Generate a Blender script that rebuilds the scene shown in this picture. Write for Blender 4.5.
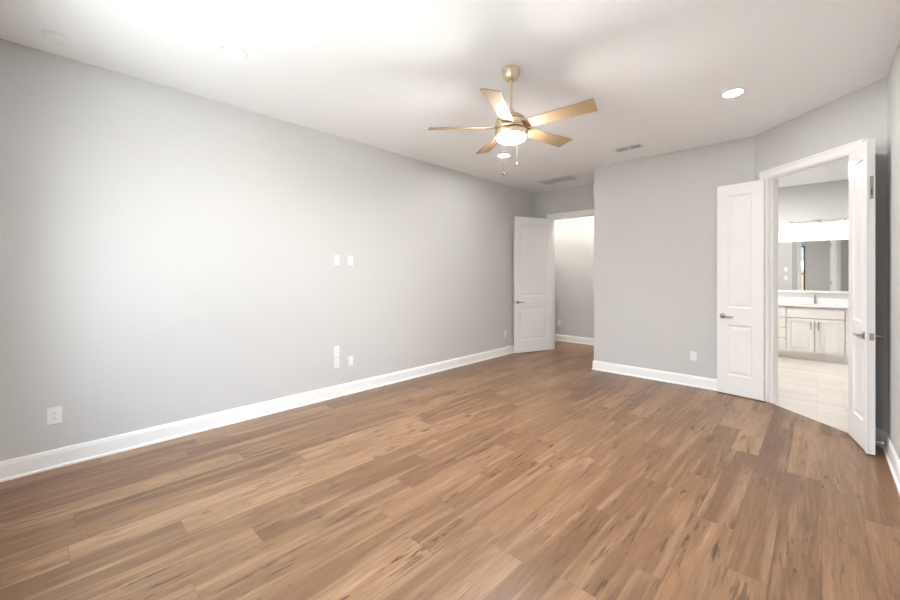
import bpy, bmesh, math
from mathutils import Vector, Matrix
for o in list(bpy.data.objects):
    bpy.data.objects.remove(o, do_unlink=True)
S = bpy.context.scene
COL = S.collection

# ------------------------------------------------------------------ camera, sky, exposure
cam_d = bpy.data.cameras.new('camera')
cam_d.sensor_width = 36.0
cam_d.lens = 385.0 / 900.0 * 36.0
cam_d.shift_y = (275.8 - 300.0) / 900.0
cam_d.clip_start = 0.02
cam = bpy.data.objects.new('camera', cam_d)
COL.objects.link(cam)
cam.location = (4.07, 0.0, 1.415)
cam.rotation_euler = (math.radians(90), 0, math.radians(43.865))
S.camera = cam

world = bpy.data.worlds.new('sky'); S.world = world
world.use_nodes = True
wn = world.node_tree.nodes; wl = world.node_tree.links
wn.clear()
w_out = wn.new('ShaderNodeOutputWorld'); w_bg = wn.new('ShaderNodeBackground')
w_tc = wn.new('ShaderNodeTexCoord'); w_sep = wn.new('ShaderNodeSeparateXYZ'); w_rmp = wn.new('ShaderNodeValToRGB')
wl.new(w_tc.outputs['Generated'], w_sep.inputs[0]); wl.new(w_sep.outputs[2], w_rmp.inputs[0])
w_el = w_rmp.color_ramp.elements          # hazy white horizon to pale blue overhead
w_el[0].position = 0.0; w_el[0].color = (1.0, 0.99, 0.98, 1)
w_el[1].position = 0.6; w_el[1].color = (0.62, 0.80, 1.0, 1)
wl.new(w_rmp.outputs[0], w_bg.inputs[0]); wl.new(w_bg.outputs[0], w_out.inputs[0])
w_bg.inputs[1].default_value = 7.8

sun_d = bpy.data.lights.new('sun', 'SUN'); sun_d.energy = 58.0; sun_d.angle = math.radians(1.0); sun_d.color = (1.0, 0.95, 0.88)
sun = bpy.data.objects.new('sun', sun_d); COL.objects.link(sun)       # comes over the house from the side: lights the added bounce slab, not the room directly
sun.rotation_euler = Vector((0.70, 0.22, 0.68)).to_track_quat('Z', 'Y').to_euler()

WINDOWS = [(0.79, 1.69), (1.785, 2.685), (2.78, 3.68)]
WIN_Z = (0.55, 2.50)
YF = -0.35                       # inner face of the window wall
for a, b in WINDOWS:             # sky portals in the three window openings
    l = bpy.data.lights.new('window_portal', 'AREA'); l.shape = 'RECTANGLE'
    l.size = b - a; l.size_y = WIN_Z[1] - WIN_Z[0]
    l.cycles.is_portal = True
    o = bpy.data.objects.new('window_portal', l); COL.objects.link(o)
    o.location = ((a + b) / 2, YF - 0.03, sum(WIN_Z) / 2)
    o.rotation_euler = (math.radians(90), 0, 0)

NEAR_GLOW = 70.0
CAN_GLOW, FAN_GLOW, HALL_GLOW, VANITY_GLOW, BATH_GLOW = 160.0, 395.0, 40.0, 3.2, 1100.0
vs = S.view_settings
vs.view_transform = 'Standard'; vs.look = 'None'; vs.gamma = 1.0; vs.use_curve_mapping = False
vs.exposure = 0.66
S.cycles.use_denoising = True
try:
    S.cycles.denoiser = 'OPENIMAGEDENOISE'
except Exception:
    pass
S.cycles.max_bounces = 14; S.cycles.diffuse_bounces = 8; S.cycles.glossy_bounces = 6
S.cycles.transparent_max_bounces = 12
S.cycles.sample_clamp_indirect = 8.0
S.cycles.caustics_reflective = False; S.cycles.caustics_refractive = False

# ------------------------------------------------------------------ materials
def nm(name):
    m = bpy.data.materials.new(name); m.use_nodes = True
    return m, m.node_tree.nodes, m.node_tree.links, m.node_tree.nodes['Principled BSDF']

def plain(name, col, rough=0.5, metal=0.0, spec=0.5, bump=0.0, bscale=200.0, vary=0.0):
    m, n, l, p = nm(name)
    p.inputs['Base Color'].default_value = (*col, 1)
    p.inputs['Roughness'].default_value = rough
    p.inputs['Metallic'].default_value = metal
    p.inputs['Specular IOR Level'].default_value = spec
    tc = n.new('ShaderNodeTexCoord')
    if bump:
        nz = n.new('ShaderNodeTexNoise'); nz.inputs['Scale'].default_value = bscale
        nz.inputs['Detail'].default_value = 3
        l.new(tc.outputs['Object'], nz.inputs['Vector'])
        b = n.new('ShaderNodeBump'); b.inputs['Strength'].default_value = bump; b.inputs['Distance'].default_value = 0.002
        l.new(nz.outputs[0], b.inputs['Height']); l.new(b.outputs[0], p.inputs['Normal'])
    if vary:
        nz2 = n.new('ShaderNodeTexNoise'); nz2.inputs['Scale'].default_value = 1.3
        l.new(tc.outputs['Object'], nz2.inputs['Vector'])
        mx = n.new('ShaderNodeMix'); mx.data_type = 'RGBA'
        mx.inputs[6].default_value = (*[c * (1 - vary) for c in col], 1)
        mx.inputs[7].default_value = (*[min(1, c * (1 + vary)) for c in col], 1)
        l.new(nz2.outputs[0], mx.inputs[0]); l.new(mx.outputs[2], p.inputs['Base Color'])
    return m

def glow(name, col, strength, base=(0.9, 0.9, 0.88)):
    m, n, l, p = nm(name)
    p.inputs['Base Color'].default_value = (*base, 1)
    p.inputs['Emission Color'].default_value = (*col, 1)
    p.inputs['Emission Strength'].default_value = strength
    return m

WARM = (1.0, 0.975, 0.945)
M_wall = plain('warm_grey_wall_paint', (0.576, 0.579, 0.579), 0.75, spec=0.25, bump=0.10, bscale=160, vary=0.01)
M_ceil = plain('white_ceiling_paint', (0.878, 0.892, 0.905), 0.9, spec=0.15, bump=0.15, bscale=120)
M_trim = plain('white_trim_enamel', (0.87, 0.87, 0.87), 0.38, spec=0.4)
M_door = plain('white_door_enamel', (0.81, 0.81, 0.81), 0.42, spec=0.4)
M_plate = plain('white_plastic', (0.79, 0.79, 0.79), 0.35)
M_dark = plain('dark_slot', (0.03, 0.03, 0.03), 0.6)
M_nickel = plain('brushed_nickel', (0.42, 0.39, 0.36), 0.32, 1.0, bump=0.05, bscale=400)
M_chrome = plain('polished_chrome', (0.62, 0.62, 0.63), 0.15, 1.0)
M_brass = plain('satin_champagne_brass', (0.80, 0.67, 0.49), 0.30, 1.0, bump=0.04, bscale=500)
M_seam = plain('fan_seam_shadow_gap', (0.10, 0.08, 0.06), 0.5, 0.6)
M_cab = plain('white_cabinet_paint', (0.80, 0.79, 0.77), 0.45)
M_quartz = plain('white_quartz', (0.86, 0.85, 0.83), 0.25, vary=0.02)
M_vent = plain('white_vent_enamel', (0.80, 0.79, 0.78), 0.5)
M_ventshade = plain('vent_shade_grey', (0.40, 0.40, 0.40), 0.8)  # grey that stands for the shade behind the louvres
M_black = plain('black_window_frame', (0.012, 0.012, 0.013), 0.4)
M_rubber = plain('white_rubber', (0.8, 0.8, 0.78), 0.7)
M_can = glow('recessed_lamp_lens', WARM, CAN_GLOW)
M_can2 = glow('recessed_lamp_lens_dimmer', WARM, NEAR_GLOW)
M_hall = glow('hall_lamp_lens', (1.0, 0.91, 0.81), HALL_GLOW)
M_bathl = glow('bath_lamp_lens', (1.0, 0.945, 0.895), BATH_GLOW)
M_chain = plain('dull_chain_metal', (0.014, 0.013, 0.012), 0.75, 0.0, 0.1)
M_fanl = glow('fan_light_lens', WARM, FAN_GLOW)
M_shade = glow('frosted_shade_glow', (1.0, 0.955, 0.90), VANITY_GLOW)
M_houseW = plain('white_siding', (0.75, 0.75, 0.73), 0.8)
M_roof = plain('blue_grey_shingles', (0.010, 0.017, 0.026), 0.9, bump=0.4, bscale=30)
M_ground = plain('dry_lawn', (0.24, 0.215, 0.17), 0.95, bump=0.5, bscale=40, vary=0.2)

def mirror_mat():
    m, n, l, p = nm('silvered_mirror')
    p.inputs['Base Color'].default_value = (0.86, 0.87, 0.87, 1); p.inputs['Metallic'].default_value = 1
    p.inputs['Roughness'].default_value = 0.015
    return m
M_mirror = mirror_mat()

def glass_mat():
    m, n, l, p = nm('clear_window_glass')
    n.remove(p)
    out = n['Material Output']
    t = n.new('ShaderNodeBsdfTransparent'); t.inputs[0].default_value = (0.95, 0.97, 0.97, 1)
    g = n.new('ShaderNodeBsdfGlossy'); g.inputs['Roughness'].default_value = 0.01
    f = n.new('ShaderNodeLayerWeight'); f.inputs[0].default_value = 0.5     # Schlick reflection, the same on both faces of the pane
    pw = n.new('ShaderNodeMath'); pw.operation = 'POWER'; pw.inputs[1].default_value = 5.0
    sc = n.new('ShaderNodeMath'); sc.operation = 'MULTIPLY_ADD'; sc.inputs[1].default_value = 0.90; sc.inputs[2].default_value = 0.04
    l.new(f.outputs['Facing'], pw.inputs[0]); l.new(pw.outputs[0], sc.inputs[0])
    mx = n.new('ShaderNodeMixShader')
    l.new(sc.outputs[0], mx.inputs[0]); l.new(t.outputs[0], mx.inputs[1]); l.new(g.outputs[0], mx.inputs[2])
    l.new(mx.outputs[0], out.inputs[0])
    return m
M_glass = glass_mat()

class NG:
    """tiny helper for math-node graphs"""
    def __init__(s, n, l): s.n, s.l = n, l
    def put(s, sock, v):
        if isinstance(v, (int, float)): sock.default_value = v
        else: s.l.new(v, sock)
    def m(s, op, a, b=0.0, c=None, clamp=False):
        x = s.n.new('ShaderNodeMath'); x.operation = op; x.use_clamp = clamp
        s.put(x.inputs[0], a); s.put(x.inputs[1], b)
        if c is not None: s.put(x.inputs[2], c)
        return x.outputs[0]
    def vec(s, a, b, c):
        x = s.n.new('ShaderNodeCombineXYZ')
        for i, v in enumerate((a, b, c)): s.put(x.inputs[i], v)
        return x.outputs[0]
    def noise(s, v, scale=1.0, detail=3.0, rough=0.5, dist=0.0):
        x = s.n.new('ShaderNodeTexNoise'); s.l.new(v, x.inputs['Vector'])
        x.inputs['Scale'].default_value = scale; x.inputs['Detail'].default_value = detail
        x.inputs['Roughness'].default_value = rough; x.inputs['Distortion'].default_value = dist
        return x.outputs[0]
    def white(s, v):
        x = s.n.new('ShaderNodeTexWhiteNoise'); x.noise_dimensions = '3D'; s.l.new(v, x.inputs['Vector'])
        return x.outputs['Value']
    def ramp(s, f, pts):
        x = s.n.new('ShaderNodeValToRGB'); e = x.color_ramp.elements
        while len(e) < len(pts): e.new(0.5)
        for el, (p, c) in zip(e, pts):
            el.position = p; el.color = (*c, 1) if len(c) == 3 else c
        s.put(x.inputs[0], f)
        return x.outputs[0]
    def mix(s, f, a, b, mode='MIX'):
        x = s.n.new('ShaderNodeMix'); x.data_type = 'RGBA'; x.blend_type = mode
        s.put(x.inputs[0], f)
        for i, v in ((6, a), (7, b)):
            if isinstance(v, tuple): x.inputs[i].default_value = (*v, 1)
            else: s.l.new(v, x.inputs[i])
        return x.outputs[2]
    def rng(s, v, a, b, c=0.0, d=1.0):
        x = s.n.new('ShaderNodeMapRange'); s.put(x.inputs[0], v)
        for i, q in enumerate((a, b, c, d)): x.inputs[i + 1].default_value = q
        return x.outputs[0]

def wood_floor_mat():
    m, n, l, p = nm('oak_plank_flooring')
    g = NG(n, l)
    tc = n.new('ShaderNodeTexCoord'); sp = n.new('ShaderNodeSeparateXYZ'); l.new(tc.outputs['Object'], sp.inputs[0])
    X, Y = sp.outputs[0], sp.outputs[1]
    W, L = 0.178, 1.22
    u = g.m('DIVIDE', g.m('ADD', X, 0.018), W)
    row = g.m('FLOOR', u); fu = g.m('FRACT', u)
    ro = g.white(g.vec(row, 3.7, 2.9))
    v = g.m('ADD', g.m('DIVIDE', Y, L), g.m('MULTIPLY', ro, 7.0))
    colm = g.m('FLOOR', v); fv = g.m('FRACT', v)
    r1 = g.white(g.vec(row, colm, 11.5)); r2 = g.white(g.vec(row, colm, 8.5)); r3 = g.white(g.vec(row, colm, 17.5))
    sx = g.m('ADD', X, g.m('MULTIPLY', r2, 37.0)); sy = g.m('ADD', Y, g.m('MULTIPLY', r3, 53.0))
    base = g.ramp(r1, [(0.0, (0.140, 0.069, 0.031)), (0.35, (0.198, 0.104, 0.049)), (0.7, (0.252, 0.138, 0.068)), (1.0, (0.328, 0.189, 0.100))])
    # long soft cathedral figure
    figv = g.noise(g.vec(g.m('MULTIPLY', sx, 9.0), g.m('MULTIPLY', sy, 1.1), 0.0), 1.0, 3, 0.55, 0.8)
    rings = g.m('SINE', g.m('MULTIPLY', figv, 42.0))
    c = g.mix(g.rng(figv, 0.42, 0.66, 0.0, 0.62), base, (0.160, 0.080, 0.041))
    c = g.mix(g.rng(rings, 0.3, 1.0, 0.0, 0.22), c, (0.120, 0.060, 0.031))
    pale = g.noise(g.vec(g.m('MULTIPLY', sx, 16.0), g.m('MULTIPLY', sy, 0.9), 4.0), 1.0, 2, 0.5, 0.4)
    c = g.mix(g.rng(pale, 0.5, 0.72, 0.0, 0.45), c, (0.43, 0.265, 0.158))
    # fine fibres
    fib = g.noise(g.vec(g.m('MULTIPLY', sx, 130.0), g.m('MULTIPLY', sy, 4.5), 2.0), 1.0, 3, 0.6)
    fib = g.rng(fib, 0.3, 0.7, 0.82, 1.13)
    fc = n.new('ShaderNodeCombineColor')
    for i in range(3): l.new(fib, fc.inputs[i])
    c = g.mix(1.0, c, fc.outputs[0], 'MULTIPLY')
    # dark mineral streaks, in patches on some planks
    st = g.noise(g.vec(g.m('MULTIPLY', sx, 42.0), g.m('MULTIPLY', sy, 4.2), 5.0), 1.0, 4, 0.6, 0.6)
    patch = g.noise(g.vec(g.m('MULTIPLY', sx, 5.0), g.m('MULTIPLY', sy, 1.2), 9.0), 1.0, 2, 0.5)
    k = g.m('MULTIPLY', g.rng(st, 0.555, 0.63), g.rng(patch, 0.46, 0.60), clamp=True)
    k = g.m('MULTIPLY', k, g.rng(r2, 0.1, 0.6, 0.5, 0.95))
    c = g.mix(k, c, (0.060, 0.030, 0.017))
    # knots
    vo = n.new('ShaderNodeTexVoronoi'); vo.feature = 'F1'; vo.inputs['Scale'].default_value = 1.0
    wob = g.noise(g.vec(g.m('MULTIPLY', sx, 25.0), g.m('MULTIPLY', sy, 12.0), 1.0), 1.0, 2, 0.5)
    l.new(g.vec(g.m('MULTIPLY', sx, 5.5), g.m('MULTIPLY', sy, 1.7), 0.0), vo.inputs['Vector'])
    kd = g.m('ADD', vo.outputs['Distance'], g.m('MULTIPLY', g.m('SUBTRACT', wob, 0.5), 0.22))
    c = g.mix(g.rng(kd, 0.02, 0.11, 0.75, 0.0), c, (0.055, 0.028, 0.016))
    # plank joints
    eu = g.m('MINIMUM', fu, g.m('SUBTRACT', 1.0, fu)); ev = g.m('MINIMUM', fv, g.m('SUBTRACT', 1.0, fv))
    ju = g.rng(eu, 0.003, 0.011, 0.5, 0.0); jv = g.rng(ev, 0.0004, 0.0016, 0.45, 0.0)
    j = g.m('MAXIMUM', ju, jv)
    c = g.mix(j, c, (0.07, 0.04, 0.025))
    l.new(c, p.inputs['Base Color'])
    l.new(g.rng(fib, 0.82, 1.13, 0.38, 0.29), p.inputs['Roughness'])
    p.inputs['Specular IOR Level'].default_value = 0.5
    b = n.new('ShaderNodeBump'); b.inputs['Strength'].default_value = 0.12; b.inputs['Distance'].default_value = 0.002
    l.new(g.m('SUBTRACT', fib, g.m('MULTIPLY', j, 2.0)), b.inputs['Height']); l.new(b.outputs[0], p.inputs['Normal'])
    return m
M_floor = wood_floor_mat()

def tile_mat():
    m, n, l, p = nm('pale_plank_tile')
    g = NG(n, l)
    tc = n.new('ShaderNodeTexCoord')
    br = n.new('ShaderNodeTexBrick'); l.new(tc.outputs['Object'], br.inputs['Vector'])
    br.inputs['Scale'].default_value = 1.0
    br.inputs['Brick Width'].default_value = 0.61; br.inputs['Row Height'].default_value = 0.155
    br.inputs['Mortar Size'].default_value = 0.003; br.offset = 0.37
    br.inputs['Color1'].default_value = (0.60, 0.56, 0.52, 1); br.inputs['Color2'].default_value = (0.70, 0.665, 0.625, 1)
    br.inputs['Mortar'].default_value = (0.50, 0.47, 0.44, 1)
    mp = n.new('ShaderNodeMapping'); mp.inputs['Scale'].default_value = (2.5, 22, 1)
    l.new(tc.outputs['Object'], mp.inputs[0])
    nz = g.noise(mp.outputs[0], 1.0, 4, 0.6, 0.5)
    c = g.mix(g.rng(nz, 0.4, 0.75, 0.0, 0.35), br.outputs[0], (0.50, 0.46, 0.42))
    l.new(c, p.inputs['Base Color']); p.inputs['Roughness'].default_value = 0.4
    return m
M_tile = tile_mat()

def blade_mat():
    m, n, l, p = nm('light_oak_blade')
    g = NG(n, l)
    tc = n.new('ShaderNodeTexCoord'); mp = n.new('ShaderNodeMapping'); mp.inputs['Scale'].default_value = (3, 70, 70)
    l.new(tc.outputs['Object'], mp.inputs[0])
    nz = g.noise(mp.outputs[0], 1.0, 3, 0.6, 0.3)
    c = g.ramp(nz, [(0.3, (0.235, 0.155, 0.085)), (0.7, (0.31, 0.212, 0.122))])
    l.new(c, p.inputs['Base Color']); p.inputs['Roughness'].default_value = 0.6
    return m
M_blade = blade_mat()

def fence_mat():
    m, n, l, p = nm('cedar_fence_boards')
    g = NG(n, l)
    tc = n.new('ShaderNodeTexCoord'); sp = n.new('ShaderNodeSeparateXYZ'); l.new(tc.outputs['Object'], sp.inputs[0])
    r = g.white(g.vec(g.m('FLOOR', g.m('DIVIDE', sp.outputs[0], 0.145)), 0.0, 0.0))
    l.new(g.ramp(r, [(0.0, (0.060, 0.036, 0.019)), (1.0, (0.095, 0.060, 0.034))]), p.inputs['Base Color'])
    p.inputs['Roughness'].default_value = 0.8
    return m
M_fence = fence_mat()

# ------------------------------------------------------------------ mesh helpers
class MB:
    def __init__(s): s.v = []; s.f = []; s.sm = []
    def add(s, vs, fs, smooth=False):
        k = len(s.v); s.v += [tuple(v) for v in vs]
        for f in fs: s.f.append([k + i for i in f]); s.sm.append(smooth)
        return s
    def box(s, a, b):
        (x0, y0, z0), (x1, y1, z1) = a, b
        vs = [(x, y, z) for z in (z0, z1) for x, y in ((x0, y0), (x1, y0), (x1, y1), (x0, y1))]
        return s.add(vs, [(3, 2, 1, 0), (4, 5, 6, 7), (0, 1, 5, 4), (1, 2, 6, 5), (2, 3, 7, 6), (3, 0, 4, 7)])
    def prism(s, poly, z0, z1):
        n = len(poly); vs = [(x, y, z0) for x, y in poly] + [(x, y, z1) for x, y in poly]
        return s.add(vs, [list(range(n))[::-1], list(range(n, 2 * n))] + [(i, (i + 1) % n, n + (i + 1) % n, n + i) for i in range(n)])
    def sweep(s, rings, caps=True, closed=False, smooth=False):
        n = len(rings[0]); m = len(rings)
        vs = [p for r in rings for p in r]; fs = []
        for j in range(m if closed else m - 1):
            a, b = j * n, ((j + 1) % m) * n
            for i in range(n): fs.append((a + i, a + (i + 1) % n, b + (i + 1) % n, b + i))
        s.add(vs, fs, smooth)
        if caps and not closed:
            k = len(s.v) - len(vs)
            s.f.append([k + i for i in range(n)][::-1]); s.sm.append(False)
            s.f.append([k + (m - 1) * n + i for i in range(n)]); s.sm.append(False)
        return s
    def lathe(s, prof, seg=32, M=None, smooth=True):
        """prof: list of (r, z); capped at both ends"""
        rings = []
        for r, z in prof:
            ring = [Vector((r * math.cos(2 * math.pi * i / seg), r * math.sin(2 * math.pi * i / seg), z)) for i in range(seg)]
            rings.append([tuple(M @ q) if M else tuple(q) for q in ring])
        return s.sweep(rings, True, False, smooth)
    def tube(s, pts, rad, seg=12, flat=1.0):
        rings = []
        pts = [Vector(p) for p in pts]
        for i, p in enumerate(pts):
            t = (pts[min(i + 1, len(pts) - 1)] - pts[max(i - 1, 0)]).normalized()
            up = Vector((0, 0, 1)) if abs(t.z) < 0.9 else Vector((1, 0, 0))
            a = t.cross(up).normalized(); b = a.cross(t)
            r = rad[i] if isinstance(rad, (list, tuple)) else rad
            rings.append([tuple(p + a * (r * flat * math.cos(2 * math.pi * q / seg)) + b * (r * math.sin(2 * math.pi * q / seg))) for q in range(seg)])
        return s.sweep(rings, True, False, True)
    def build(s, name, mat, parent=None, bevel=0.0, seg=2, M=None, kind=None):
        me = bpy.data.meshes.new(name)
        vs = [tuple(M @ Vector(v)) for v in s.v] if M else s.v
        me.from_pydata(vs, [], s.f)
        for p, q in zip(me.polygons, s.sm): p.use_smooth = q
        bm = bmesh.new(); bm.from_mesh(me)
        bmesh.ops.recalc_face_normals(bm, faces=bm.faces); bm.to_mesh(me); bm.free()
        me.materials.append(mat)
        o = bpy.data.objects.new(name, me); COL.objects.link(o)
        if parent: o.parent = parent
        if bevel:
            b = o.modifiers.new('edge', 'BEVEL'); b.width = bevel; b.segments = seg; b.limit_method = 'ANGLE'; b.angle_limit = math.radians(40)
        if any(s.sm):
            try:
                me.set_sharp_from_angle(angle=math.radians(38))
            except Exception:
                pass
        if kind: o['kind'] = kind
        return o

def tag(o, label, cat, group=None, kind=None):
    o['label'] = label; o['category'] = cat
    if group: o['group'] = group
    if kind: o['kind'] = kind
    return o

def empty(name, loc, rz=0.0):
    o = bpy.data.objects.new(name, None); COL.objects.link(o)
    o.location = loc; o.rotation_euler = (0, 0, rz); o.empty_display_size = 0.1
    return o

def copy_tree(o, parent=None):
    c = o.copy(); COL.objects.link(c)
    if parent: c.parent = parent
    for ch in list(o.children): copy_tree(ch, c)
    return c

def structure(mb, name, mat, label, cat, **k):
    return tag(mb.build(name, mat, **k), label, cat, kind='structure')

H = 3.048
T = 0.115
R2 = math.sqrt(0.5)

def wall(name, p0, p1, q0, q1, label, openings=(), z0=0.0, z1=H):
    """wall prism from the inner face line p0-p1 to the outer face line q0-q1, cut by (s0, s1, z0, z1) openings"""
    p0, p1, q0, q1 = map(Vector, (p0, p1, q0, q1))
    d = (p1 - p0); Ln = d.length; d.normalize()
    nrm = Vector((-d.y, d.x))
    if (q0 - p0).dot(nrm) < 0: nrm = -nrm
    t = (q0 - p0).dot(nrm)
    mb = MB()
    def quad(s0, s1, a, b):
        i0, i1 = p0 + d * s0, p0 + d * s1
        o0 = q0 if s0 <= 0 else i0 + nrm * t
        o1 = q1 if s1 >= Ln - 1e-6 else i1 + nrm * t
        mb.prism([tuple(i0), tuple(i1), tuple(o1), tuple(o0)], a, b)
    s = 0.0
    for a, b, za, zb in sorted(openings):
        if a > s: quad(s, a, z0, z1)
        if za > z0: quad(a, b, z0, za)
        if zb < z1: quad(a, b, zb, z1)
        s = b
    if s < Ln: quad(s, Ln, z0, z1)
    return structure(mb, name, M_wall, label, 'wall')

# ------------------------------------------------------------------ room shell
XR, YB, XA, YA, YH, CW = 4.467, 5.71, 1.603, 6.67, 7.70, 9.225
YV = 9.35                                     # bathroom vanity wall
wood = [(-0.12, -0.5), (4.5, -0.5), (4.5, 4.735), (3.525, 5.71), (3.475, 5.76), (2.34, 5.76), (2.34, 7.8), (-1.4, 7.8), (-1.4, 6.6), (-0.12, 6.6)]
structure(MB().prism(wood, -0.1, 0.0), 'floor', M_floor, 'brown oak look plank floor with knots and dark streaks', 'floor')
bath = [(3.525, 5.71), (4.5, 4.735), (5.4, 4.735), (5.4, 9.5), (2.34, 9.5), (2.34, 5.76), (3.475, 5.76)]
structure(MB().prism(bath, -0.1, 0.0), 'floor_bath', M_tile, 'pale greige plank tile floor of the bathroom', 'floor')
structure(MB().box((-1.4, -0.5, H), (5.4, 9.5, H + 0.12)), 'ceiling', M_ceil, 'flat white painted ceiling', 'ceiling')

wall('wall_left', (0, -0.35), (0, 6.785), (-0.12, -0.35), (-0.12, 6.785), 'long plain warm grey wall with outlets')
ops = [(a, b, WIN_Z[0], WIN_Z[1]) for a, b in WINDOWS]
wall('wall_front', (0, YF), (XR, YF), (0, YF - 0.14), (XR, YF - 0.14), 'grey wall with three black framed windows', ops)
XO = XR + T; CO = CW + T / R2
wall('wall_right', (XR, YF), (XR, CW - XR), (XO, YF), (XO, CO - XO), 'narrow strip of grey wall behind the open door')
A0 = Vector((CW - YB, YB)); AD = Vector((R2, -R2))
SL, SR = 0.177, 1.096                          # door opening along the angled wall
DH = 2.515
wall('wall_angled', tuple(A0), (XR, CW - XR), (CO - YB - T, YB + T), (XO, CO - XO), 'angled grey wall around the bathroom doorway', [(SL, SR, 0, DH)])
wall('wall_back', (XA, YB), tuple(A0), (XA, YB + T), (CO - YB - T, YB + T), 'plain grey wall with one outlet beside the bathroom doors')
wall('wall_alcove_side', (XA, YB + T), (XA, YA + T), (XA + T, YB + T), (XA + T, YA + T), 'short grey side wall of the entry alcove')
EL, ER = 0.352, 1.235
wall('wall_alcove', (0, YA), (XA, YA), (0, YA + T), (XA, YA + T), 'grey wall above the open entry doorway', [(EL, ER, 0, DH)])
wall('wall_hall', (-1.4, YH), (2.34, YH), (-1.4, YH + 0.1), (2.34, YH + 0.1), 'bright grey wall of the hall beyond the doorway')
wall('wall_hall_end', (-1.3, YA + T), (-1.3, YH), (-1.4, YA + T), (-1.4, YH), 'far end wall of the hall')
wall('wall_hall_front', (-1.4, YA + T), (-0.12, YA + T), (-1.4, YA), (-0.12, YA), 'hall wall behind the long bedroom wall')
wall('wall_bath_left', (2.44, YB + T), (2.44, YV), (2.34, YB + T), (2.34, YV), 'grey left wall of the bathroom')
wall('wall_bath', (2.34, YV), (5.3, YV), (2.34, YV + 0.1), (5.3, YV + 0.1), 'pale grey wall above the vanity mirror')
wall('wall_bath_right', (5.2, 4.835), (5.2, YV), (5.3, 4.835), (5.3, YV), 'grey right wall of the bathroom')
wall('wall_bath_front', (XO, 4.835), (5.3, 4.835), (XO, 4.735), (5.3, 4.735), 'short grey wall of the bathroom')

# ------------------------------------------------------------------ baseboards (cap, field and shoe moulding in one profile)
BP = [(0, 0), (0.026, 0), (0.026, 0.012), (0.020, 0.019), (0.015, 0.020), (0.015, 0.112), (0.012, 0.118), (0.012, 0.126), (0.006, 0.137), (0, 0.137)]
def baseboard(name, a, b, n, label, ma=0.0, mb=0.0):
    a, b, n = Vector(a), Vector(b), Vector(n).normalized(); d = (b - a).normalized()
    rings = []
    for p, k in ((a, ma), (b, mb)):
        rings.append([(*(p + n * q + d * (k * q)), z) for q, z in BP])
    return structure(MB().sweep(rings), name, M_trim, label, 'baseboard')
g = 0.0005
t8 = math.tan(math.radians(22.5))
baseboard('baseboard_left', (g, YF), (g, YA), (1, 0), 'long white baseboard along the bare left wall', 1, -1)
baseboard('baseboard_alcove', (0, YA - g), (0.258, YA - g), (0, -1), 'short white baseboard piece beside the entry door casing', 1, 0)
baseboard('baseboard_alcove_side', (XA - g, YB), (XA - g, YA), (-1, 0), 'white baseboard around the corner in the entry alcove', -1, -1)
baseboard('baseboard_back', (XA, YB - g), (A0.x, YB - g), (0, -1), 'white baseboard on the wall beside the bathroom doors', -1, -t8)
cr = A0 + AD * 1.19
baseboard('baseboard_angled', tuple(cr + Vector((-g, -g))), (XR - g, CW - XR - g), (-1, -1), 'short white baseboard behind the open bathroom door', 0, -t8)
baseboard('baseboard_right', (XR - g, YF), (XR - g, CW - XR), (-1, 0), 'white baseboard at the right edge by the door stop', 1, -t8)
baseboard('baseboard_front', (0, YF + g), (XR, YF + g), (0, 1), 'white baseboard under the windows', 1, -1)
baseboard('baseboard_hall', (-1.3, YH - g), (2.3, YH - g), (0, -1), 'white baseboard in the hall beyond the doorway')

# ------------------------------------------------------------------ door casings and jambs
def casing(name, p0, d, n, s0, s1, top, depth, label, right_leg=True):
    """casing + jamb lining; d along the wall, n into the room"""
    p0, d, n = Vector(p0), Vector(d), Vector(n)
    M = Matrix(((d.x, n.x, 0, p0.x), (d.y, n.y, 0, p0.y), (0, 0, 1, 0), (0, 0, 0, 1)))
    w, r = 0.088, 0.006
    mb = MB()
    def legs(side, y0, y1):
        x = s0 + r if side < 0 else s1 - r
        prof = [(0, 0), (0, 0.008), (0.012, 0.011), (0.03, 0.012), (0.068, 0.016), (0.072, 0.019), (w, 0.019), (w, 0)]
        ring0 = []; ring1 = []
        for u, q in prof:
            xx = x + side * u
            yy = y0 + (q if y1 > y0 else -q)
            ring0.append((xx, yy, 0.0)); ring1.append((xx, yy, top - r + u))
        mb.sweep([ring0, ring1])
    def head(y0, y1):
        prof = [(0, 0), (0, 0.008), (0.012, 0.011), (0.03, 0.012), (0.068, 0.016), (0.072, 0.019), (w, 0.019), (w, 0)]
        ra = []; rb = []
        for u, q in prof:
            yy = y0 + (q if y1 > y0 else -q)
            ra.append((s0 + r - u, yy, top - r + u)); rb.append((s1 - r + u, yy, top - r + u))
        mb.sweep([ra, rb])
    for y0, y1 in ((0.0005, 1), (-depth - 0.0005, -1)):
        y1 = y0 + y1
        legs(-1, y0, y1)
        if right_leg or y0 < 0: legs(1, y0, y1)
        head(y0, y1)
    j = 0.016
    mb.box((s0, -depth, 0), (s0 + j, 0, top)); mb.box((s1 - j, -depth, 0), (s1, 0, top)); mb.box((s0 + j, -depth, top - j), (s1 - j, 0, top))
    e = 0.011; y0, y1 = -0.075, -0.040                # stops
    mb.box((s0 + j, y0, 0), (s0 + j + e, y1, top - j)); mb.box((s1 - j - e, y0, 0), (s1 - j, y1, top - j)); mb.box((s0 + j + e, y0, top - j - e), (s1 - j - e, y1, top - j))
    return structure(mb, name, M_trim, label, 'door casing', M=M, bevel=0.0015)
casing('trim_1', (0, YA), (1, 0), (0, -1), EL, ER, DH, T, 'white casing around the entry doorway in the alcove')
casing('trim_2', tuple(A0), tuple(AD), (-R2, -R2), SL, SR, DH, T, 'white casing around the angled bathroom doorway')

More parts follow.
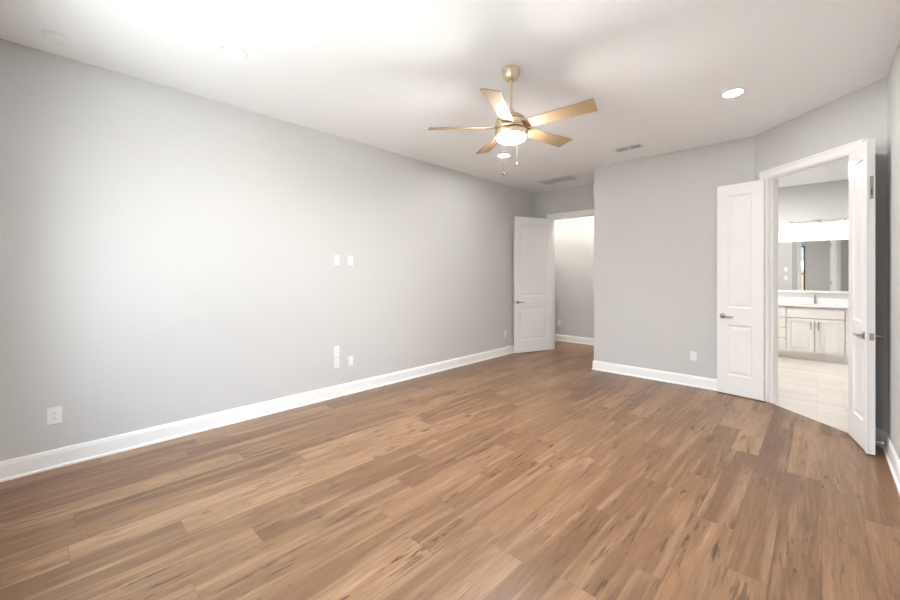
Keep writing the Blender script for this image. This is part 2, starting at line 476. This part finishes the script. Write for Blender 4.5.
# ------------------------------------------------------------------ doors
def leaf(name, root, ang, w, side, label, lever_back=False, astragal=False, plate=True, t=0.035):
    """two panel door: local x from hinge to free edge, body on the given local y side"""
    z0, z1 = 0.012, 2.496
    def yy(q): return side * q
    zr = [(z0, 0.235), (0.835, 1.035), (2.366, z1)]
    st = 0.108 if w < 0.6 else 0.112
    fr = MB()
    ya, yb = sorted((0, yy(t)))
    fr.box((0, ya, z0), (st, yb, z1)); fr.box((w - st, ya, z0), (w, yb, z1))
    for a, b in zr: fr.box((st, ya, a), (w - st, yb, b))
    o = fr.build(name, M_door)
    tag(o, label, 'door', kind='structure')
    o.location = (root[0], root[1], 0); o.rotation_euler = (0, 0, ang)
    for a, b in ((0.235, 0.835), (1.035, 2.366)):
        pm = MB(); lo = st; hi = w - st
        steps = [(0.0, 0.0), (0.004, 0.004), (0.014, 0.010), (0.020, 0.0105), (0.026, 0.0105), (0.050, 0.004), (0.054, 0.0035)]
        for face in (0, 1):
            rings = []
            for ins, dp in steps:
                y = yy(dp) if face == 0 else yy(t - dp)
                rings.append([(lo + ins, y, a + ins), (hi - ins, y, a + ins), (hi - ins, y, b - ins), (lo + ins, y, b - ins)])
            k = len(pm.v)
            pm.sweep(rings, caps=False)
            m_ = len(pm.v); pm.f.append([m_ - 4, m_ - 3, m_ - 2, m_ - 1]); pm.sm.append(False)
        n8 = len(pm.v) // 2
        for i in range(4): pm.f.append([i, (i + 1) % 4, n8 + (i + 1) % 4, n8 + i]); pm.sm.append(False)
        pm.build('panel', M_door, o)
    def lever(y, sg):
        b = MB(); x = w - 0.062; z = 0.935
        Mx = Matrix.Translation((x, y, z)) @ Matrix.Rotation(math.radians(-90 * sg), 4, 'X')
        b.lathe([(0.0005, 0), (0.031, 0), (0.032, 0.004), (0.029, 0.009), (0.012, 0.011), (0.011, 0.040), (0.0005, 0.041)], 28, Mx)
        yo = y + sg * 0.046
        b.tube([(x + 0.014, yo, z), (x + 0.006, yo, z), (x - 0.03, yo + sg * 0.002, z + 0.001), (x - 0.07, yo + sg * 0.001, z - 0.001), (x - 0.105, yo - sg * 0.004, z - 0.002), (x - 0.116, yo - sg * 0.010, z - 0.002)], [0.008, 0.011, 0.0095, 0.0085, 0.0075, 0.006], 14, 0.8)
        lv = b.build('lever_handle', M_nickel, o); lv['label'] = 'brushed nickel lever'
    lever(yy(t), side)
    if lever_back: lever(0.0, -side)
    if plate:
        pb = MB(); ym = yy(t / 2)
        pb.box((w, ym - 0.0125, 0.935 - 0.029), (w + 0.0015, ym + 0.0125, 0.935 + 0.029))
        pl = pb.build('latch_plate', M_nickel, o)
        lb = MB().box((w + 0.0015, ym - 0.006, 0.925), (w + 0.009, ym + 0.006, 0.945)); lb.build('latch', M_nickel, pl, bevel=0.002)
    for hz in (0.28, 1.24, 2.2):                        # hinges with their knuckles
        hb = MB(); hb.lathe([(0.0005, hz - 0.05), (0.006, hz - 0.05), (0.007, hz - 0.045), (0.007, hz + 0.045), (0.006, hz + 0.05), (0.0005, hz + 0.05)], 12, Matrix.Translation((-0.003, -side * 0.004, 0)))
        hb.box((-0.002, min(yy(0.001), yy(0.032)), hz - 0.045), (0.0002, max(yy(0.001), yy(0.032)), hz + 0.045))
        hb.build('hinge', M_trim if not lever_back else M_nickel, o)
    if astragal:
        ab = MB(); ab.box((w - 0.032, min(yy(t), yy(t + 0.010)), z0), (w + 0.004, max(yy(t), yy(t + 0.010)), z1))
        ab.build('astragal', M_door, o, bevel=0.003)
        fb = MB(); ym = yy(t / 2)
        fb.box((w, ym - 0.010, 2.02), (w + 0.002, ym + 0.010, 2.20))
        f = fb.build('flush_bolt', M_nickel, o)
        sl = MB().box((w + 0.002, ym - 0.003, 2.05), (w + 0.0032, ym + 0.003, 2.10)); sl.build('bolt_slot', M_dark, f)
        ds = MB(); Mx = Matrix.Translation((w - 0.07, 0, 0.098)) @ Matrix.Rotation(math.radians(90 * side), 4, 'X')
        ds.lathe([(0.0005, 0), (0.014, 0), (0.014, 0.003), (0.006, 0.006), (0.006, 0.052), (0.0005, 0.052)], 16, Mx)
        d_ = ds.build('door_stop', M_chrome, o)
        dt = MB(); dt.lathe([(0.0005, 0.052), (0.009, 0.052), (0.010, 0.056), (0.008, 0.063), (0.0005, 0.064)], 16, Mx)
        r_ = dt.build('rubber_tip', M_rubber, d_); r_['label'] = 'white rubber tip'
    return o

ea = math.atan2(5.869 - 6.661, 0.08 - 0.395)
leaf('door_1', (0.3625, 6.650), ea, 0.852, 1, 'white two panel entry door standing open against the left wall')
leaf('door_2', (3.622, 5.587), math.radians(170.0), 0.456, 1, 'narrow white two panel bathroom door folded back against the wall', plate=False, t=0.040)
leaf('door_3', (4.292, 4.926), math.atan2(-0.98, 0.196), 0.458, -1, 'narrow white bathroom door seen nearly edge on, by the right wall', lever_back=True, astragal=True, t=0.040)

# ------------------------------------------------------------------ windows (behind the camera, seen in the vanity mirror)
for i, (a, b) in enumerate(WINDOWS):
    fr = MB(); y0, y1 = YF - 0.10, YF - 0.04; f = 0.045; z0, z1 = WIN_Z
    fr.box((a, y0, z0), (a + f, y1, z1)); fr.box((b - f, y0, z0), (b, y1, z1))
    fr.box((a + f, y0, z0), (b - f, y1, z0 + f)); fr.box((a + f, y0, z1 - f), (b - f, y1, z1))
    fr.box((a + f, y0 + 0.01, 1.46), (b - f, y1 - 0.005, 1.51))
    w = structure(fr, 'window_%d' % (i + 1), M_black, ['black framed window nearest the long left wall', 'middle black framed window of the three', 'black framed window nearest the right wall, seen in the mirror'][i], 'window')
    MB().box((a + f, YF - 0.075, z0 + f), (b - f, YF - 0.070, z1 - f)).build('pane', M_glass, w)
    MB().box((a - 0.03, YF - 0.03, z0 - 0.025), (b + 0.03, YF + 0.03, z0)).build('window_sill', M_trim, w, bevel=0.004)

# ------------------------------------------------------------------ outdoors, seen in the mirror through the window, plus an added bounce slab
structure(MB().box((-25, -45, -0.35), (35, -0.55, -0.25)), 'ground', M_ground, 'dry lawn outside the windows', 'ground')
M_bounce = plain('pale_bounce_concrete', (0.62, 0.60, 0.57), 0.85, bump=0.3, bscale=60, vary=0.05)  # unseen slab, added to reflect sunlight up to the ceiling
structure(MB().box((-5.9, -5.35, -0.25), (10.0, -0.55, -0.15)), 'bounce_slab', M_bounce, 'unseen pale slab added outside the windows to bounce sunlight indoors', 'bounce_slab')
fe = empty('wooden_fence', (0, -5.4, -0.25))
tag(fe, 'tan wooden privacy fence outside the window', 'fence')
fm = MB()
for k in range(90): fm.box((-6 + k * 0.145, 0, 0.03), (-6 + k * 0.145 + 0.138, 0.018, 1.95))
fm.build('fence_boards', M_fence, fe)
MB().box((-6, 0.018, 1.25), (7.05, 0.06, 1.34)).build('rail', M_fence, fe)
MB().box((-6, 0.018, 0.35), (7.05, 0.06, 0.44)).build('rail', M_fence, fe)
ho = empty('neighbor_house', (2.5, -25, -0.25))
tag(ho, 'white neighbouring house with a blue grey roof beyond the fence', 'house')
MB().box((-9, -8, 0), (9, 0, 3.0)).build('house_wall', M_houseW, ho)
rf = MB(); rf.sweep([[(-9.5, 0.5, 2.95), (-9.5, -8.5, 2.95), (-9.5, -4, 5.0)], [(9.5, 0.5, 2.95), (9.5, -8.5, 2.95), (9.5, -4, 5.0)]])
rf.build('roof', M_roof, ho)

# ------------------------------------------------------------------ ceiling fan
fan = empty('ceiling_fan', (2.302, 2.538, H))
tag(fan, 'champagne brass ceiling fan with five light wood blades and a glowing light', 'ceiling fan')
MB().lathe([(0.0005, 0), (0.072, 0), (0.072, -0.012), (0.069, -0.035), (0.058, -0.062), (0.040, -0.083), (0.026, -0.092), (0.0005, -0.092)], 40).build('canopy', M_brass, fan)
MB().lathe([(0.0005, -0.088), (0.018, -0.088), (0.018, -0.096), (0.0115, -0.096), (0.0115, -0.335), (0.0005, -0.335)], 20).build('downrod', M_brass, fan)
hs = MB().lathe([(0.0005, -0.318), (0.022, -0.318), (0.024, -0.340), (0.050, -0.352), (0.085, -0.368), (0.108, -0.386), (0.116, -0.402), (0.117, -0.410), (0.118, -0.410), (0.118, -0.417),
                 (0.1245, -0.417), (0.1265, -0.421), (0.1265, -0.474), (0.1245, -0.478), (0.1180, -0.478), (0.1180, -0.485), (0.1245, -0.485), (0.1265, -0.489), (0.1260, -0.508), (0.120, -0.526), (0.113, -0.531), (0.0005, -0.531)], 64).build('motor_housing', M_brass, fan)
for z_ in (-0.4775, -0.4095):
    MB().lathe([(0.1170, z_), (0.1200, z_), (0.1200, z_ - 0.008), (0.1170, z_ - 0.008)], 64).build('seam_ring', M_seam, hs)
MB().lathe([(0.0005, -0.531), (0.1115, -0.531), (0.1115, -0.540), (0.1060, -0.553), (0.088, -0.563), (0.050, -0.569), (0.0005, -0.570)], 48).build('light_lens', M_fanl, fan)
def blade_mesh():
    b = MB(); th = 0.0055
    def ring(x, w0, w1):
        return [(x, w0, -th / 2), (x, w1, -th / 2), (x, w1, th / 2), (x, w0, th / 2)]
    # straight taper, the tip cut very slightly askew
    rs = [ring(0.085, -0.046, 0.046), ring(0.20, -0.053, 0.053), ring(0.40, -0.061, 0.061), ring(0.58, -0.067, 0.067)]
    rs.append([(0.665, -0.070, -th / 2), (0.650, 0.070, -th / 2), (0.650, 0.070, th / 2), (0.665, -0.070, th / 2)])
    return b.sweep(rs)
bl = None
for k in range(5):
    ang = math.radians(5.7 + 72 * k)
    if bl is None:
        bl = blade_mesh().build('blade', M_blade, fan, bevel=0.0015); o = bl
    else:
        o = bl.copy(); COL.objects.link(o); o.parent = fan
    o.matrix_local = Matrix.Translation((0, 0, -0.456)) @ Matrix.Rotation(ang, 4, 'Z') @ Matrix.Rotation(math.radians(-14.0), 4, 'X')
vr = Vector((math.cos(math.radians(43.865)), math.sin(math.radians(43.865)), 0))
vf = Vector((-vr.y, vr.x, 0))
for off, dep, zl in ((0.064, 0.101, -0.705), (-0.043, 0.112, -0.782)):
    q = vr * off + vf * dep
    ch = MB().tube([(q.x, q.y, -0.515), (q.x, q.y, zl)], 0.0008, 6).build('pull_chain', M_chain, fan)
    MB().lathe([(0.0005, zl - 0.030), (0.006, zl - 0.028), (0.0105, zl - 0.018), (0.0085, zl - 0.008), (0.003, zl), (0.0005, zl)], 16, Matrix.Translation((q.x, q.y, 0))).build('pull_knob', M_chain, ch)

# ------------------------------------------------------------------ recessed lights, detector, vents
def can(loc, mat, label, group=True):
    r = empty('recessed_light', (loc[0], loc[1], H))
    tag(r, label, 'ceiling light', 'recessed ceiling lights' if group else None)
    MB().sweep([[(ra * math.cos(a), ra * math.sin(a), z) for ra, z in ((0.070, 0), (0.092, 0), (0.090, -0.004), (0.078, -0.007), (0.070, -0.004))] for a in [2 * math.pi * i / 40 for i in range(40)]], False, True, True).build('trim_ring', M_plate, r)
    MB().lathe([(0.0005, 0), (0.0705, 0), (0.0705, -0.0035), (0.0005, -0.0035)], 40, smooth=False).build('lens', mat, r)
    return r
can((0.975, 0.935), M_can2, 'glowing round recessed light nearest the smoke detector, above the bare left wall')
can((3.509, 4.232), M_can, 'glowing round recessed light in front of the angled bathroom doorway wall')
can((0.975, 4.276), M_can, 'glowing round recessed light seen just below the ceiling fan')
for hx, hy, lab in ((0.98, 7.16, 'round glowing flush mount light on the hall ceiling just beyond the doorway'), (-0.55, 7.2, 'unseen flush mount light added farther along the hall to brighten its wall')):  # second lamp is an unseen addition that evens out the hall wall
    hl = empty('flush_mount_light', (hx, hy, H))
    tag(hl, lab, 'ceiling light', 'hall ceiling lights')
    MB().lathe([(0.0005, 0), (0.185, 0), (0.185, -0.022), (0.0005, -0.022)], 40).build('base', M_plate, hl)
    MB().lathe([(0.0005, -0.022), (0.172, -0.022), (0.165, -0.045), (0.13, -0.066), (0.07, -0.078), (0.0005, -0.081)], 40).build('lens', M_hall, hl)
can((3.2, 7.7), M_bathl, 'round recessed light in the bathroom ceiling', False)

sd = empty('smoke_detector', (0.313, 0.03, H))
tag(sd, 'round white detector disc on the ceiling close to the left wall', 'smoke detector')
MB().lathe([(0.0005, 0), (0.066, 0), (0.066, -0.010), (0.0005, -0.010)], 40).build('base', M_plate, sd)
MB().lathe([(0.0005, -0.010), (0.060, -0.010), (0.060, -0.013), (0.064, -0.014), (0.063, -0.028), (0.054, -0.036), (0.0005, -0.038)], 40).build('cover', M_plate, sd)

sv = empty('air_vent', (2.31, 5.12, H))
tag(sv, 'small white ceiling air vent with two louvred sections', 'air vent')
MB().box((-0.15, -0.055, -0.002), (0.15, 0.055, 0)).build('duct_shade_plate', M_ventshade, sv)  # flat grey plate on the ceiling, shade of the duct put in its colour
fr = MB(); a, b, c, d = 0.178, 0.088, 0.148, 0.056
fr.box((-a, -b, -0.006), (a, -d, 0)); fr.box((-a, d, -0.006), (a, b, 0)); fr.box((-a, -d, -0.006), (-c, d, 0)); fr.box((c, -d, -0.006), (a, d, 0)); fr.box((-0.012, -d, -0.006), (0.012, d, 0))
fr.build('frame', M_vent, sv, bevel=0.002)
lv = MB()
for sx in (-1, 1):
    for k in range(6):
        y = -0.046 + k * 0.0185; x0, x1 = sorted((sx * 0.012, sx * 0.148))
        lv.sweep([[(x, y + 0.006, -0.002), (x, y - 0.004, -0.010), (x, y - 0.0052, -0.0095), (x, y + 0.0048, -0.0015)] for x in (x0, x1)])
lv.build('louvres', M_vent, sv)

rv = empty('return_grille', (0.85, 6.0, H))
tag(rv, 'large white slatted return air grille in the alcove ceiling', 'air vent')
MB().box((-0.27, -0.135, -0.002), (0.27, 0.135, 0)).build('duct_shade_plate', M_ventshade, rv)  # same flat plate, its grey stands in for a shaded duct
fr = MB(); a, b, c, d = 0.31, 0.175, 0.27, 0.135
fr.box((-a, -b, -0.008), (a, -d, 0)); fr.box((-a, d, -0.008), (a, b, 0)); fr.box((-a, -d, -0.008), (-c, d, 0)); fr.box((c, -d, -0.008), (a, d, 0))
fr.build('frame', M_vent, rv, bevel=0.002)
lv = MB()
for k in range(18):
    y = -0.127 + k * 0.015
    lv.sweep([[(x, y + 0.005, -0.002), (x, y - 0.003, -0.009), (x, y - 0.0042, -0.0085), (x, y + 0.0038, -0.0015)] for x in (-c, c)])
lv.build('louvres', M_vent, rv)

# ------------------------------------------------------------------ wall plates
def outlet(name, label, loc, rz, w=0.070, h=0.115, style='duplex', cat='electrical outlet', group='white wall plates'):
    """plate lies in local xz, facing local -y"""
    r = empty(name, loc, rz); tag(r, label, cat, group)
    p = MB().box((-w / 2, -0.006, -h / 2), (w / 2, 0, h / 2)).build('cover_plate', M_plate, r, bevel=0.003)
    if style == 'duplex':
        for zc in (0.0195, -0.0195):
            s = MB().box((-0.0165, -0.008, zc - 0.014), (0.0165, -0.006, zc + 0.014)).build('socket', M_plate, r, bevel=0.0015)
            MB().box((-0.0075, -0.0084, zc - 0.002), (-0.0055, -0.008, zc + 0.006)).build('slot', M_dark, s)
            MB().box((0.0055, -0.0084, zc - 0.002), (0.0075, -0.008, zc + 0.007)).build('slot', M_dark, s)
            MB().box((-0.002, -0.0084, zc - 0.0095), (0.002, -0.008, zc - 0.0055)).build('slot', M_dark, s)
    elif style == 'decora':
        MB().box((-0.0165, -0.0085, -0.033), (0.0165, -0.006, 0.033)).build('insert', M_plate, r, bevel=0.0015)
    elif style == 'switch':
        MB().box((-0.0165, -0.010, -0.033), (0.0165, -0.006, 0.033)).build('rocker', M_plate, r, bevel=0.0015)
    return r
LW = math.radians(90)       # local -y -> +x
e = 0.0006
outlet('electrical_outlet', 'white duplex outlet low on the left wall, nearest the camera', (e, 0.026, 0.385), LW, 0.080, 0.124)
outlet('wall_plate', 'nearer of the two white plates side by side halfway up the left wall', (e, 2.322, 1.597), LW, style='decora', cat='wall plate')
outlet('wall_plate', 'farther of the two white plates side by side halfway up the left wall', (e, 2.503, 1.597), LW, style='decora', cat='wall plate')
outlet('electrical_outlet', 'upper outlet of the stacked pair low on the left wall', (e, 2.322, 0.533), LW, h=0.123)
outlet('electrical_outlet', 'lower outlet of the stacked pair low on the left wall', (e, 2.322, 0.402), LW, h=0.123)
outlet('wall_plate', 'single white plate just right of the stacked outlet pair', (e, 2.508, 0.391), LW, style='decora', cat='wall plate')
outlet('electrical_outlet', 'white outlet on the left wall beside the open entry door', (e, 5.657, 0.372), LW)
outlet('electrical_outlet', 'white outlet on the wall left of the bathroom doors', (2.903, YB - e, 0.389), 0)
outlet('electrical_outlet', 'white outlet in the hall, seen past the entry door edge', (-0.035, YH - e, 0.40), 0)
outlet('light_switch', 'upper white switch inside the bathroom, seen in the mirror', (3.45, YB + T + e, 1.58), math.pi, style='switch', cat='light switch')
outlet('light_switch', 'lower white switch inside the bathroom, seen in the mirror', (3.45, YB + T + e, 1.36), math.pi, style='switch', cat='light switch')

# ------------------------------------------------------------------ bathroom vanity
VF = 8.745                                       # cabinet face
va = empty('bathroom_vanity', (4.005, YV - 0.002, 0))
tag(va, 'white bathroom vanity cabinet with shaker doors and drawer stack', 'vanity cabinet')
yf = VF - (YV - 0.002)
MB().box((-0.80, yf + 0.046, 0.11), (0.80, 0, 0.895)).build('carcass', M_cab, va)
MB().box((-0.80, yf + 0.10, 0.0), (0.80, -0.01, 0.11)).build('toe_kick', M_cab, va)
def shaker(x0, x1, z0, z1, name, rail=0.055, flat=False):
    b = MB(); ya, yb = yf, yf + 0.0455
    if flat:
        b.box((x0, ya, z0), (x1, yb, z1))
    else:
        b.box((x0, ya, z0), (x0 + rail, yb, z1)); b.box((x1 - rail, ya, z0), (x1, yb, z1))
        b.box((x0 + rail, ya, z0), (x1 - rail, yb, z0 + rail)); b.box((x0 + rail, ya, z1 - rail), (x1 - rail, yb, z1))
        b.box((x0 + rail, ya + 0.008, z0 + rail), (x1 - rail, yb, z1 - rail))
    return b.build(name, M_cab, va, bevel=0.0015)
for x0, x1 in ((-0.79, -0.357), (0.357, 0.79)):
    for z0, z1 in ((0.715, 0.880), (0.540, 0.703), (0.355, 0.528), (0.150, 0.343)):
        shaker(x0, x1, z0, z1, 'drawer', flat=True)
shaker(-0.345, 0.345, 0.715, 0.880, 'false_front', flat=True)
for x0, x1, hx in ((-0.345, -0.004, -0.045), (0.004, 0.345, 0.045)):
    d_ = shaker(x0, x1, 0.150, 0.703, 'door')
    hb = MB(); y_ = yf - 0.028
    hb.tube([(hx, y_, 0.53), (hx, y_, 0.66)], 0.006, 10)
    for z in (0.548, 0.642): hb.tube([(hx, yf, z), (hx, y_, z)], 0.005, 10)
    q = hb.build('bar_pull', M_nickel, d_); q['label'] = 'brushed nickel bar pull'

ct = MB().box((3.19, VF - 0.025, 0.8955), (4.82, YV - 0.001, 0.930)).build('vanity_countertop', M_quartz, bevel=0.003)
tag(ct, 'white quartz countertop on the bathroom vanity', 'countertop')
MB().box((3.19, YV - 0.021, 0.9305), (4.82, YV - 0.001, 1.03)).build('backsplash', M_quartz, ct, bevel=0.002)
sk = MB(); rim = []
for rx, ry, z in ((0.235, 0.175, 0.9302), (0.240, 0.180, 0.9345), (0.225, 0.165, 0.9345), (0.205, 0.150, 0.9325), (0.16, 0.11, 0.9312), (0.03, 0.03, 0.9306)):
    rim.append([(4.005 + rx * math.cos(2 * math.pi * i / 40), 9.02 + ry * math.sin(2 * math.pi * i / 40), z) for i in range(40)])
sk.sweep(rim, True, False, True).build('sink_basin', M_plate, ct)

fa = empty('bathroom_faucet', (4.01, 9.255, 0.9302))
tag(fa, 'brushed nickel single lever faucet on the vanity countertop', 'faucet')
MB().lathe([(0.0005, 0), (0.026, 0), (0.026, 0.008), (0.018, 0.012), (0.017, 0.115), (0.0005, 0.118)], 20).build('body', M_nickel, fa)
MB().tube([(0, -0.008, 0.085), (0, -0.05, 0.108), (0, -0.095, 0.105), (0, -0.120, 0.085)], [0.013, 0.012, 0.011, 0.011], 12).build('spout', M_nickel, fa)
MB().tube([(0, 0, 0.118), (0, 0.0, 0.135), (0, 0.012, 0.150), (0, 0.03, 0.160)], [0.014, 0.013, 0.009, 0.007], 12).build('lever_handle', M_nickel, fa)

mi = empty('vanity_mirror', (4.04, YV - 0.001, 0))
tag(mi, 'wide white framed mirror above the vanity', 'mirror')
mz0, mz1, mx = 1.115, 2.065, 0.78
fr = MB(); f = 0.038
fr.box((-mx, -0.022, mz0), (-mx + f, 0, mz1)); fr.box((mx - f, -0.022, mz0), (mx, 0, mz1)); fr.box((-mx + f, -0.022, mz0), (mx - f, 0, mz0 + f)); fr.box((-mx + f, -0.022, mz1 - f), (mx - f, 0, mz1))
fr.build('frame', M_trim, mi, bevel=0.002)
MB().box((-mx + f, -0.012, mz0 + f), (mx - f, -0.004, mz1 - f)).build('mirror_glass', M_mirror, mi)

vl = empty('vanity_light', (4.035, YV - 0.001, 2.36))
tag(vl, 'brushed nickel vanity light bar with three glowing frosted shades above the mirror', 'vanity light')
MB().lathe([(0.0005, 0), (0.062, 0), (0.062, 0.012), (0.050, 0.020), (0.0005, 0.022)], 28, Matrix.Translation((0, 0, -0.02)) @ Matrix.Rotation(math.radians(90), 4, 'X')).build('wall_plate', M_nickel, vl)
pts = [(-0.40 + 0.8 * i / 32, -0.075, 0.018 + 0.012 * math.cos(2 * math.pi * (-0.40 + 0.8 * i / 32) / 0.40)) for i in range(33)]
br = MB().tube(pts, 0.009, 10)
br.tube([(0, -0.018, 0.0), (0, -0.075, 0.028)], 0.010, 10)
br.build('bar', M_nickel, vl)
for x in (-0.335, 0.0, 0.335):
    so = MB().lathe([(0.0005, 0.012), (0.022, 0.010), (0.024, -0.03), (0.0005, -0.032)], 20, Matrix.Translation((x, -0.075, 0))).build('socket', M_nickel, vl)
    MB().lathe([(0.030, -0.020), (0.056, -0.032), (0.062, -0.070), (0.066, -0.140), (0.062, -0.140), (0.058, -0.070), (0.052, -0.036), (0.030, -0.025)], 28, Matrix.Translation((x, -0.085, 0))).build('shade', M_shade, vl)
